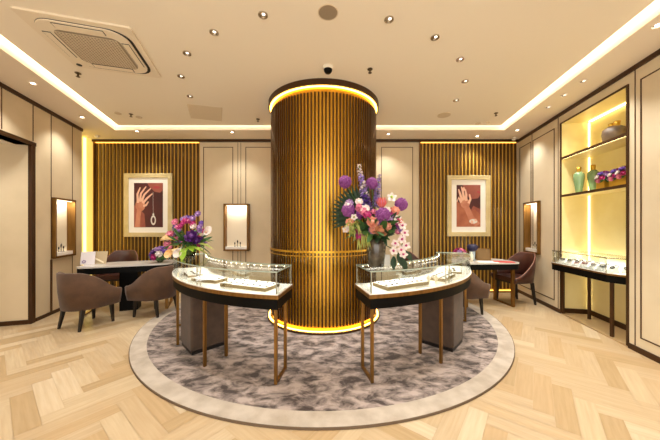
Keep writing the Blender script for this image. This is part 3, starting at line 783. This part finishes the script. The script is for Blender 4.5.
mm = frame_m(2.67, 4.60, .2, 1) @ Matrix.Translation((0, 0, .7355)) @ Matrix.Rotation(R(-8), 4, 'X')
t = empty('photo_frame', (2.67, 4.60, .7355), 'small brown standing frame with gold edges on the right desk', 'frame')
B(mm).bb(-.105, .105, 0, .008, .006, .20).build('panel', M['framepanel'], t)
b = B(mm); groove_frame(b, -.115, .115, 0.001, .212, .01, -.004, .012); b.build('frame_edge', M['gold'], t)

# ---------------------------------------------------------------- framed prints
M['p_dark'] = mat('print_maroon', (84, 30, 34), .5, c2=(64, 22, 28), scale=3); M['p_skin'] = mat('print_skin', (206, 140, 112), .5, c2=(186, 116, 92), scale=6)
M['p_skin2'] = mat('print_skin_mid', (158, 88, 74), .5, c2=(140, 72, 62), scale=4); M['p_hi'] = mat('print_highlight', (232, 186, 162), .5); M['p_lip'] = mat('print_lip', (168, 60, 66), .5); M['p_gem'] = mat('print_gem', (226, 220, 214), .4)
M['p_warm'] = mat('print_warm_skin', (184, 112, 82), .5, c2=(160, 88, 64), scale=5)
PM = [M['p_dark'], M['p_skin'], M['p_skin2'], M['p_hi'], M['p_lip'], M['p_gem'], M['p_warm']]
def framed(x0, x1, z0, z1, label, art):
    yc = YB-.052; cx, cz = (x0+x1)/2, (z0+z1)/2
    r = empty('framed_print', (cx, yc, z0), label, 'framed picture', 'framed prints')
    fw = .085; b = B()
    for a in ((x0, x1, z0, z0+fw), (x0, x1, z1-fw, z1), (x0, x0+fw, z0+fw, z1-fw), (x1-fw, x1, z0+fw, z1-fw)): b.bb(a[0], a[1], yc-.045, yc-.0005, a[2], a[3])
    b.build('frame', M['frame'], r, bevel=.004)
    B().bb(x0+fw, x1-fw, yc-.02, yc-.002, z0+fw, z1-fw).build('mount', M['mount'], r)
    mw = .105; X0, X1, Z0, Z1 = x0+fw+mw, x1-fw-mw, z0+fw+mw, z1-fw-mw
    b = B(); W, Hh = X1-X0, Z1-Z0; yy = yc-.022
    b.bb(X0, X1, yy, yc-.0205, Z0, Z1, 0)
    def poly(pts, m, k):
        P = [(X0+min(1, max(0, u))*W, yy-.0003*k, Z0+min(1, max(0, v))*Hh) for u, v in pts]; b.add(P, [tuple(range(len(P)))], m)
    def limb(pts, ws, m, k):
        L_, R_ = [], []
        for i, (u, v) in enumerate(pts):
            a = Vector(pts[max(i-1, 0)]); c = Vector(pts[min(i+1, len(pts)-1)]); d = (c-a); d.x *= W; d.y *= Hh; d.normalize()
            L_.append((u-d.y*ws[i]/W, v+d.x*ws[i]/Hh)); R_.append((u+d.y*ws[i]/W, v-d.x*ws[i]/Hh))
        poly(L_+R_[::-1], m, k)
    def oval(u, v, ru, rv_, m, k, n=20): poly([(u+ru*math.cos(2*PI*i/n), v+rv_*math.sin(2*PI*i/n)) for i in range(n)], m, k)
    art(poly, limb, oval)
    b.build('print', PM, r)
def art_pendant(poly, limb, oval):
    poly([(.45, 1), (1, 1), (1, .84), (.9, .78), (.72, .80), (.55, .9)], 2, 1); oval(.78, .9, .12, .03, 4, 2)
    poly([(0, .0), (.4, .0), (.36, .3), (.2, .42), (0, .5)], 2, 1)
    limb([(.12, .0), (.15, .25), (.2, .5)], [.05, .045, .05], 1, 2); oval(.22, .50, .17, .14, 1, 3)
    for pts in ([(.14, .55), (.12, .75), (.22, .9)], [(.2, .58), (.24, .76), (.42, .92)], [(.26, .58), (.36, .74), (.58, .88)], [(.3, .54), (.46, .66), (.64, .76)], [(.32, .48), (.42, .5), (.5, .58)]):
        limb(pts, [.025, .020, .011], 3, 4)
    limb([(.66, .8), (.66, .5), (.67, .3)], [.002, .002, .002], 5, 3); oval(.67, .16, .09, .11, 5, 4); oval(.67, .16, .05, .07, 0, 5); oval(.67, .29, .03, .03, 5, 4)
def art_bracelet(poly, limb, oval):
    poly([(.25, 1), (1, 1), (1, .78), (.9, .68), (.6, .66), (.45, .74), (.35, .88)], 2, 1); limb([(.86, .84), (1, .82)], [.016, .012], 4, 2)
    poly([(0, 0), (1, 0), (1, .42), (.7, .5), (.5, .3), (0, .5)], 2, 1); oval(.3, .9, .05, .05, 3, 2); poly([(0, 0), (1, 0), (1, .3), (.75, .42), (.55, .34), (.3, .5), (0, .62)], 6, 1.2)
    limb([(.9, .02), (.62, .2), (.42, .46)], [.07, .06, .055], 1, 2); oval(.36, .56, .2, .12, 1, 3)
    for pts in ([(.2, .58), (.08, .7), (.02, .6)], [(.24, .62), (.14, .8), (.08, .9)], [(.32, .64), (.26, .84), (.2, .96)], [(.4, .62), (.4, .78), (.36, .9)], [(.5, .56), (.58, .66), (.54, .78)]):
        limb(pts, [.026, .021, .012], 3, 4)
    oval(.7, .13, .17, .055, 5, 5); oval(.64, .11, .06, .045, 3, 6); oval(.8, .16, .05, .03, 3, 6)
framed(-4.085, -3.13, 1.115, 2.375, 'framed print of a hand and a hanging pendant on the left slatted panel', art_pendant)
framed(2.325, 3.18, 1.125, 2.335, 'framed print of a hand with a jewelled bracelet on the right slatted panel', art_bracelet)

# ---------------------------------------------------------------- small display niches
M['nichelin'] = mat('niche_lining', (248, 236, 212), .5)
def niche(Mx, u, label):
    A = Mx @ Matrix.Translation((u, 0, 0)); o = A @ Vector((0, 0, NZ-NH/2))
    r = empty('display_niche', o, label, 'display niche', 'lit wall niches')
    b = B(A); groove_frame(b, -NW/2, NW/2, NZ-NH/2, NZ+NH/2, .030, -.05, .075); b.build('frame', M['gold'], r, bevel=.003)
    b = B(A); x, z = NW/2-.031, NH/2-.031
    b.bb(-x, x, .062, .075, NZ-z, NZ+z); b.build('lining', M['nichelin'], r)
    B(A).bb(-x, x, -.02, .0615, NZ-z, NZ-z+.05).build('plinth', M['white'], r)
    b = B(A); b.bb(-x+.02, x-.02, -.02, .0, NZ+z-.006, NZ+z); b.build('light_strip', M['led_niche'], r, label='glowing strip')
    l = bpy.data.lights.new('niche_light', 'AREA'); l.shape = 'RECTANGLE'; l.size = .38; l.size_y = .03; l.energy = 1.6; l.color = (1, .92, .78)
    q = bpy.data.objects.new('niche_light', l); COL.objects.link(q); q.location = A @ Vector((0, -.01, NZ+z-.012)); q.rotation_euler = (A.to_3x3() @ Matrix.Rotation(R(14), 3, 'X')).to_euler()
    for k, (dx, h) in enumerate(((-.045, .085), (.01, .13), (.065, .09))):
        b = B(A); b.disc((dx, .025, NZ-z+.0505), .016, .004, 12); b.tube([(dx, .025, NZ-z+.054), (dx, .025, NZ-z+.05+h*.6)], .004, 6); b.ell((dx, .025, NZ-z+.05+h*.75), (.013, .008, h*.26), 8, 6)
        b.build('earring_stand', M['gem'], label='tiny dark earring stand on the white ledge of a lit wall niche', cat='earring stand', group='earring stands in the niches')
B0 = frame_m(0, YB-.005, 0, 1)
niche(ML, uLc, 'gold-framed lit niche in the left wall beside the doorway')
niche(MR, uRc, 'gold-framed lit niche in the right wall above the brown chair')
bwm = frame_m(-1.853, YB-.082, 0, 1)
niche(bwm, 0, 'gold-framed lit niche on the back wall left of the column')

# ---------------------------------------------------------------- display alcove in the right wall
x0, x1 = AL0, AL1; dp = .36
ao = MR @ Vector(((x0+x1)/2, 0, 0))
al = empty('display_alcove', ao, 'tall yellow-lit shelving alcove in the right wall', 'shelving')
B(MR).bb(x0+.012, x1-.012, dp, dp+.02, .02, ALH).build('back_panel', M['yellowback'], al)
B(MR).bb(x0, x0+.012, 0, dp+.02, .02, ALH).build('side_panel', M['yellowback'], al)
B(MR).bb(x1-.012, x1, 0, dp+.02, .02, ALH).build('side_panel', M['yellowback'], al)
B(MR).bb(x0, x1, 0.001, dp+.02, ALH-.012, ALH+.02).build('top_panel', M['yellowback'], al)
b = B(MR); b.bb(x0, x1, .0, dp+.02, .0005, .02); b.build('floor_board', WOOD[4], al)
b = B(MR); b.bb(x0+.013, x1-.013, dp-.012, dp-.0005, .02, .09); b.bb(x0+.0125, x0+.024, .0, dp-.013, .02, .09); b.build('skirting', M['bronze'], al)
b = B(MR); b.bb(x0-.002, x0+.02, -.014, 0.0, .02, ALH); b.bb(x1-.02, x1+.002, -.014, 0, .02, ALH); b.bb(x0, x1, -.014, 0, ALH-.02, ALH); b.build('edge_trim', M['bronze'], al)
for z in (2.375, 1.805):
    s_ = B(MR).bb(x0+.0125, x1-.0125, .004, dp-.0005, z-.024, z).build('shelf', M['yellowback'], al)
    B(MR).bb(x0+.0125, x1-.0125, -.004, .0035, z-.034, z+.001).build('shelf_edge', M['bronze'], s_)
    B(MR).bb(x0+.03, x1-.03, .004, .014, z-.032, z-.0245).build('light_strip', M['led_warm'], s_, label='glowing strip')
b = B(MR); b.bb(x0+.0125, x0+.024, dp-.012, dp-.0006, .09, 1.78); b.bb(x0+.0125, x0+.024, dp-.012, dp-.0006, 1.806, 2.35); b.bb(x0+.0125, x0+.024, dp-.012, dp-.0006, 2.376, ALH-.03)
b.bb(x0+.05, x1-.03, dp-.03, dp-.012, ALH-.026, ALH-.0125)
b.build('light_strip', M['led_warm'], al, label='glowing yellow strip')

def onshelf(px, Yv): return None
# grey jar, top shelf
M['jar'] = mat('grey_brown_jar', (98, 80, 64), .45, c2=(80, 66, 54), scale=12); M['celadon'] = mat('celadon', (136, 168, 122), .25, c2=(120, 152, 106), scale=6, coat=.4); M['goldleaf'] = mat('gold_leaf', (200, 160, 60), .3, .7)
q = MR @ Vector((.72, .17, 2.3755))
t = empty('jar', q, 'wide grey-brown jar with two gold-lipped necks on the top alcove shelf', 'jar')
b = B(); b.lathe([(.001, .0005), (.08, .0005), (.105, .03), (.115, .11), (.105, .17), (.06, .20), (.001, .205)], q, 32); b.build('body', M['jar'], t)
for sx in (-1, 1):
    d = Vector((.045*sx*.3, .045*sx, 0)); b = B(); b.lathe([(.030, .19), (.028, .215), (.034, .25), (.028, .25), (.022, .215), (.022, .19)], q+d, 20); b.build('neck', M['goldleaf'], t)
for k, (u, hh, lab) in enumerate(((.235, .36, 'pale green shouldered vase on the middle alcove shelf, left one of the pair'), (.30, .37, 'pale green shouldered vase on the middle alcove shelf, right one of the pair'))):
    q = MR @ Vector((x0+u, .09+.13*k, 1.8055))
    t = empty('vase', q, lab, 'vase', 'green vases on the alcove shelf')
    s_ = hh/.32
    b = B(); b.lathe([(.001, .0005), (.036, .0005), (.042, .05*s_), (.062, .19*s_), (.060, .24*s_), (.036, .268*s_), (.001, .27*s_)], q, 28); b.build('body', M['celadon'], t)
    b = B(); b.lathe([(.025, .266*s_), (.026, .29*s_), (.030, .33*s_), (.025, .33*s_), (.021, .27*s_)], q, 20); b.build('neck', M['goldleaf'], t)
for k, (u, y_, lab) in enumerate(((.62, .13, 'purple posy in a square gold pot on the middle alcove shelf, beside the green vases'), (.775, .16, 'purple posy in a square gold pot, middle of three on the alcove shelf'), (.93, .13, 'purple posy in a square gold pot at the right end of the alcove shelf'))):
    q = MR @ Vector((x0+u, y_, 1.8055)); posy(q.x, q.y, q.z, .088, lab, M['goldleaf'], ('hot', 'lilac', 'purple', 'white', 'viol', 'pink'), 40+k, .11, .05, True, 1.35)

# console showcase standing in the alcove
cons = empty('console_showcase', (3.45, 3.5, .02), 'glass topped black console showcase of white jewellery stands in the alcove', 'showcase')
fl = MR @ Vector((x0, 0, 0))
def rp(u, y): v = MR @ Vector((u, y, 0)); return (v.x, v.y)
poly = [rp(x0-.02, -.20), rp(x0+.90, -.045), rp(x1-.02, -.03), rp(x1-.02, .30), rp(x0+.02, .30), rp(x0+.02, -.02), rp(x0-.02, -.02)]
poly = [rp(x0+.04, -.115), rp(x0+.93, -.05), rp(x1-.03, .10), rp(x1-.03, .30), rp(x0+.03, .30), rp(x0+.03, -.02), rp(x0-.022, -.02), rp(x0-.022, -.115)]
def inset(pl, d):
    c = Vector((sum(p[0] for p in pl)/len(pl), sum(p[1] for p in pl)/len(pl))); return [tuple(c+(Vector(p)-c)*(1-d)) for p in pl]
B().prism(inset(poly, .02), .67, .755).build('fascia', M['black'], cons)
B().prism(poly, .755, .775).build('gold_band', M['gold'], cons)
B().prism(inset(poly, .01), .775, .782).build('deck', M['white'], cons)
g = B(); gp = inset(poly, .03)
for i in (7, 0, 1, 6):
    a = Vector(gp[i]); c = Vector(gp[(i+1) % 8]); d = c-a; n_ = Vector((d.y, -d.x)).normalized()*.006
    g.add([(a.x, a.y, .782), (c.x, c.y, .782), (c.x-n_.x, c.y-n_.y, .782), (a.x-n_.x, a.y-n_.y, .782), (a.x, a.y, .955), (c.x, c.y, .955), (c.x-n_.x, c.y-n_.y, .955), (a.x-n_.x, a.y-n_.y, .955)], [(0, 1, 2, 3), (4, 5, 6, 7), (0, 1, 5, 4), (1, 2, 6, 5), (2, 3, 7, 6), (3, 0, 4, 7)])
g.build('glass_sides', M['glass'], cons); B().prism(gp, .956, .963).build('glass_top', M['glass'], cons)
b = B()
for i in (7, 0, 1):
    a = Vector((*gp[i], .9595)); c = Vector((*gp[(i+1) % 8], .9595)); b.tube([a, c], .005, 6, 0, False)
b.build('glass_edge', M['brass_d'], cons)
for i in (0, 1):
    B().tube([(*inset(poly, .04)[i], .7825), (*inset(poly, .04)[i], .955)], .005, 6).build('post', M['steel'], cons)
for u, y_ in ((x0+.05, .0), (x0+.26, .20), (x0+.90, .02)):
    v = rp(u, y_); zz = .0005 if y_ < 0 else .0205
    B().box((v[0], v[1], (zz+.67)/2), (.03, .03, .67-zz), R(12)).build('leg', M['bronze'], cons, bevel=.002)
l = bpy.data.lights.new('console_fill', 'AREA'); l.shape = 'RECTANGLE'; l.size = .9; l.size_y = .03; l.energy = 6.0; l.color = (1, .94, .85)  # added light under the glass top, brightens the white deck
o = bpy.data.objects.new('console_fill', l); COL.objects.link(o); o.location = MR @ Vector((x0+.5, .24, .945)); o.rotation_euler = (MR.to_3x3() @ Matrix.Rotation(R(-25), 3, 'X')).to_euler()
random.seed(77)
st0 = None; k = 0
for i in range(7):
    for j in range(2):
        u = x0+.10+i*.13+j*.05; yy_ = (-.035+.0*i if j == 0 else .075)+(.012*i if j == 0 else .012*i)
        v = rp(u, yy_)
        ro_ = R(-75+random.uniform(-25, 25))
        if st0 is None:
            st0 = empty('jewellery_stand', (v[0], v[1], .7825), 'white sloped jewellery stand holding a dark bracelet in the console showcase', 'jewellery stand', 'stands in the console showcase', ro_)
            B().add([(-.03, -.03, 0), (.03, -.03, 0), (.03, .03, 0), (-.03, .03, 0), (-.028, -.026, .012), (.028, -.026, .012), (.028, .026, .055), (-.028, .026, .055)], [(3, 2, 1, 0), (4, 5, 6, 7), (0, 1, 5, 4), (1, 2, 6, 5), (2, 3, 7, 6), (3, 0, 4, 7)]).build('pad', M['whitepad'], st0, local=True, bevel=.004)
            b = B(Matrix.Translation((0, -.001, .042)) @ Matrix.Rotation(R(40), 4, 'X')); b.tube([(.017*math.cos(t_*PI/8), .012*math.sin(t_*PI/8), 0) for t_ in range(17)], .0042, 6); b.build('bracelet', M['gem'], st0, local=True)
            o = st0
        else: o = copy_tree(st0)
        o.location = (v[0], v[1], .7825); o.rotation_euler = (0, 0, ro_)
        o.scale = (1.45, 1.45, 1.45)
st0.scale = (1.45, 1.45, 1.45)

# ---------------------------------------------------------------- ceiling fittings
dzm = MAIN-H; dzs = SOF-H
def cm(px, py): z = dzm*265/(225-py); return ((px-330)/265*z, z)
def cs(px, py): z = dzs*265/(225-py); return ((px-330)/265*z, z)
acx, acy = -2.31, 2.665; rot = R(16)
MA = Matrix.Translation((acx, acy, MAIN)) @ Matrix.Rotation(rot, 4, 'Z')
ac = empty('air_conditioner', (acx, acy, MAIN), 'square white ceiling cassette air conditioner with a beige grille', 'air conditioner')
def rsq(hw, rad, n=8):
    P = []
    for sx, sy, a0 in ((1, 1, 0), (-1, 1, 90), (-1, -1, 180), (1, -1, 270)):
        for i in range(n+1):
            a = R(a0+90*i/n); P.append((sx*(hw-rad)+rad*math.cos(a), sy*(hw-rad)+rad*math.sin(a)))
    return P
B(MA).prism(rsq(.42, .02), -.02, -.0005).build('panel', M['acwhite'], ac)
B(MA).prism(rsq(.365, .16), -.026, -.020).build('shadow_gap', M['dark'], ac)
B(MA @ Matrix.Translation((-.010, -.012, 0))).prism(rsq(.352, .155), -.036, -.0205).build('fascia', M['acwhite'], ac, bevel=.004)
b = B(MA); b.prism(rsq(.255, .07), -.040, -.0365); b.build('grille_back', M['grille'], ac)
b = B(MA)
for i in range(19):
    q = -.23+i*.46/18; b.bb(q-.004, q+.004, -.235, .235, -.046, -.0405); b.bb(-.235, .235, q-.002, q+.002, -.044, -.0405)
b.build('grille', M['sgrille'], ac)
for a in range(4):
    ml = MA @ Matrix.Translation((-.010, -.012, 0)) @ Matrix.Rotation(a*PI/2, 4, 'Z')
    l_ = B(ml).bb(-.19, .19, .272, .335, -.039, -.0365).build('louvre', M['dark'], ac, label='dark slot round the louvre')
    B(ml).bb(-.183, .183, .278, .329, -.043, -.0392).build('blade', M['acwhite'], l_)
b = B(MA); b.disc((-.36, .36, -.024), .025, .004, 16); b.build('sensor', M['dark'], ac)
WARM = (1, .965, .89)
def downlight(x, y, z, label, lit=True, W=1.0, aim=None):
    r = empty('downlight', (x, y, z), label, 'downlight', 'ceiling downlights')
    b = B(); b.ring((x, y, z), .031, .040, -.010, -.0005, 24); b.build('trim_ring', M['soffit'] if z < SOF+.01 else M['chrome'], r)
    B().disc((x, y, z-.002), .0305, .0015, 20).build('reflector', M['chrome'] if z > SOF+.01 or lit else M['brass_d'], r)
    B().disc((x+.006, y-.006, z-.0045), .022 if lit else .014, .0024, 16).build('lamp', M['lamp'] if lit else M['dimlamp'], r)
    spot('downlight_beam', (x, y, z-.03), SPOT_W*W, 110, .8, WARM, .035, aim or (x, y, 0))
mains = [((214, 32), 'chrome downlight right of the air conditioner, frontmost in the left-hand row'), ((187, 53), 'chrome downlight right of the air conditioner, second from front in the left-hand row'), ((181, 76), 'chrome downlight by the back right corner of the air conditioner'), ((190, 96), 'chrome downlight just above the access hatch'),
         ((263, 14.5), 'chrome downlight left of the round ceiling speaker over the column'), ((389, 19), 'chrome downlight right of the round ceiling speaker over the column'), ((435, 37), 'chrome downlight, nearest of the right-hand row in the middle ceiling'), ((460, 59), 'chrome downlight, second of the right-hand row in the middle ceiling'), ((465, 81), 'chrome downlight, third of the right-hand row in the middle ceiling'), ((456, 100), 'chrome downlight, last of the right-hand row in the middle ceiling')]
for (px, py), lab in mains:
    x, y = cm(px, py); downlight(x, y, MAIN, lab, False, .8)
per = [((33, 83), 'lit downlight in the left perimeter ceiling above the doorway'), ((82, 117), 'lit downlight in the left perimeter ceiling above the left niche'), ((137, 131), 'lit downlight in the back perimeter ceiling above the pendant print'), ((232, 132), 'lit downlight in the back perimeter ceiling above the back niche'), ((388, 134), 'lit downlight in the back perimeter ceiling right of the column'),
       ((477, 136), 'lit downlight in the back perimeter ceiling above the bracelet print'), ((517, 130), 'lit downlight in the back right corner of the perimeter ceiling'), ((548, 107), 'downlight in the right perimeter ceiling, farthest of three above the alcove side'), ((564, 95), 'downlight in the right perimeter ceiling, middle of three above the alcove side'), ((583, 81), 'downlight in the right perimeter ceiling, nearest of three above the alcove side'), ((657, 25), 'lit downlight in the right perimeter ceiling nearest the camera')]
for (px, py), lab in per:
    x, y = cs(px, py); downlight(x, y, SOF, lab, not (540 < px < 600), .7)
# more of the same downlights over the part of the shop behind the camera's edge of view
def sprinkler(px, py, lab):
    x, y = cm(px, py); b = B(); b.disc((x, y, MAIN-.006), .03, .0055, 16); b.tube([(x, y, MAIN-.006), (x, y, MAIN-.04)], .009, 8); b.disc((x, y, MAIN-.046), .02, .004, 12)
    b.build('sprinkler', M['brass_d'], label=lab, cat='sprinkler', group='ceiling sprinklers')
for (px, py), lab in (((78, 73), 'dark sprinkler head near the air conditioner and the left light cove'), ((131, 114), 'dark sprinkler head in the back left of the middle ceiling'), ((258, 119), 'dark sprinkler head left of the column top'), ((370, 69), 'dark sprinkler head right of the dome camera'), ((496, 113), 'dark sprinkler head in the back right of the middle ceiling')): sprinkler(px, py, lab)
for (px, py), lab in (((118, 113), 'small round detector left of the back left sprinkler'), ((139, 117), 'small round detector right of the back left sprinkler'), ((478, 123), 'small round detector left of the back right sprinkler'), ((488, 122), 'small round detector nearest the back right sprinkler')):
    x, y = cm(px, py); b = B(); b.disc((x, y, MAIN-.012), .045 if px < 480 else .03, .0115, 20); b.build('detector', M['sgrille'], label=lab, cat='detector', group='ceiling detectors')
for (px, py), rr, lab in (((328, 12), .085, 'round flush ceiling speaker above and in front of the column'), ((444, 115), .10, 'round flush ceiling speaker behind the right-hand row of downlights')):
    x, y = cm(px, py); r = empty('ceiling_speaker', (x, y, MAIN), lab, 'speaker', 'ceiling speakers')
    B().disc((x, y, MAIN-.007), rr-.008, .0065, 32).build('mesh_cover', M['grille'] if px < 400 else M['sgrille'], r); B().ring((x, y, MAIN), rr-.008, rr, -.008, -.0005, 32).build('rim', M['sgrille'], r)
x, y = cm(328, 66.5); r = empty('dome_camera', (x, y, MAIN), 'dark dome security camera on a white base in front of the column top', 'security camera')
B().lathe([(.0005, -.0005), (.06, -.0005), (.056, -.035), (.0005, -.035)], (x, y, MAIN), 24).build('base', M['plastic'], r)
B().lathe([(.048, -.035), (.044, -.055), (.030, -.075), (.0005, -.084)], (x, y, MAIN), 24).build('dome', M['black'], r)
P4 = [cm(187.5, 104), cm(222, 107.5), cm(221.5, 121), cm(191.5, 118)]
b = B(); b.prism(P4, MAIN-.004, MAIN-.0005); h_ = b.build('access_hatch', M['hatch'], label='square flush access hatch in the ceiling left of the column', cat='access hatch')
b = B()
for i in (1, 3):
    a = Vector((*P4[i], MAIN-.003)); c = Vector((*P4[(i+1) % 4], MAIN-.003)); b.tube([a, c], .006, 4, 0, False)
b.build('hatch_edge', M['sgrille'], h_)
for px, py, lab in ((97, 136.5, 'small white security camera in the back left ceiling corner'), (514, 139.5, 'small white security camera in the back right ceiling corner')):
    x, y = cs(px, py-1); y = min(y, 5.2); x = (px-330)/265*y; b = B(); b.disc((x, y, SOF-.012), .05, .0115, 20); b.ell((x, y, SOF-.02), (.04, .04, .03), 14, 8); b.build('corner_camera', M['plastic'], label=lab, cat='security camera', group='corner cameras')
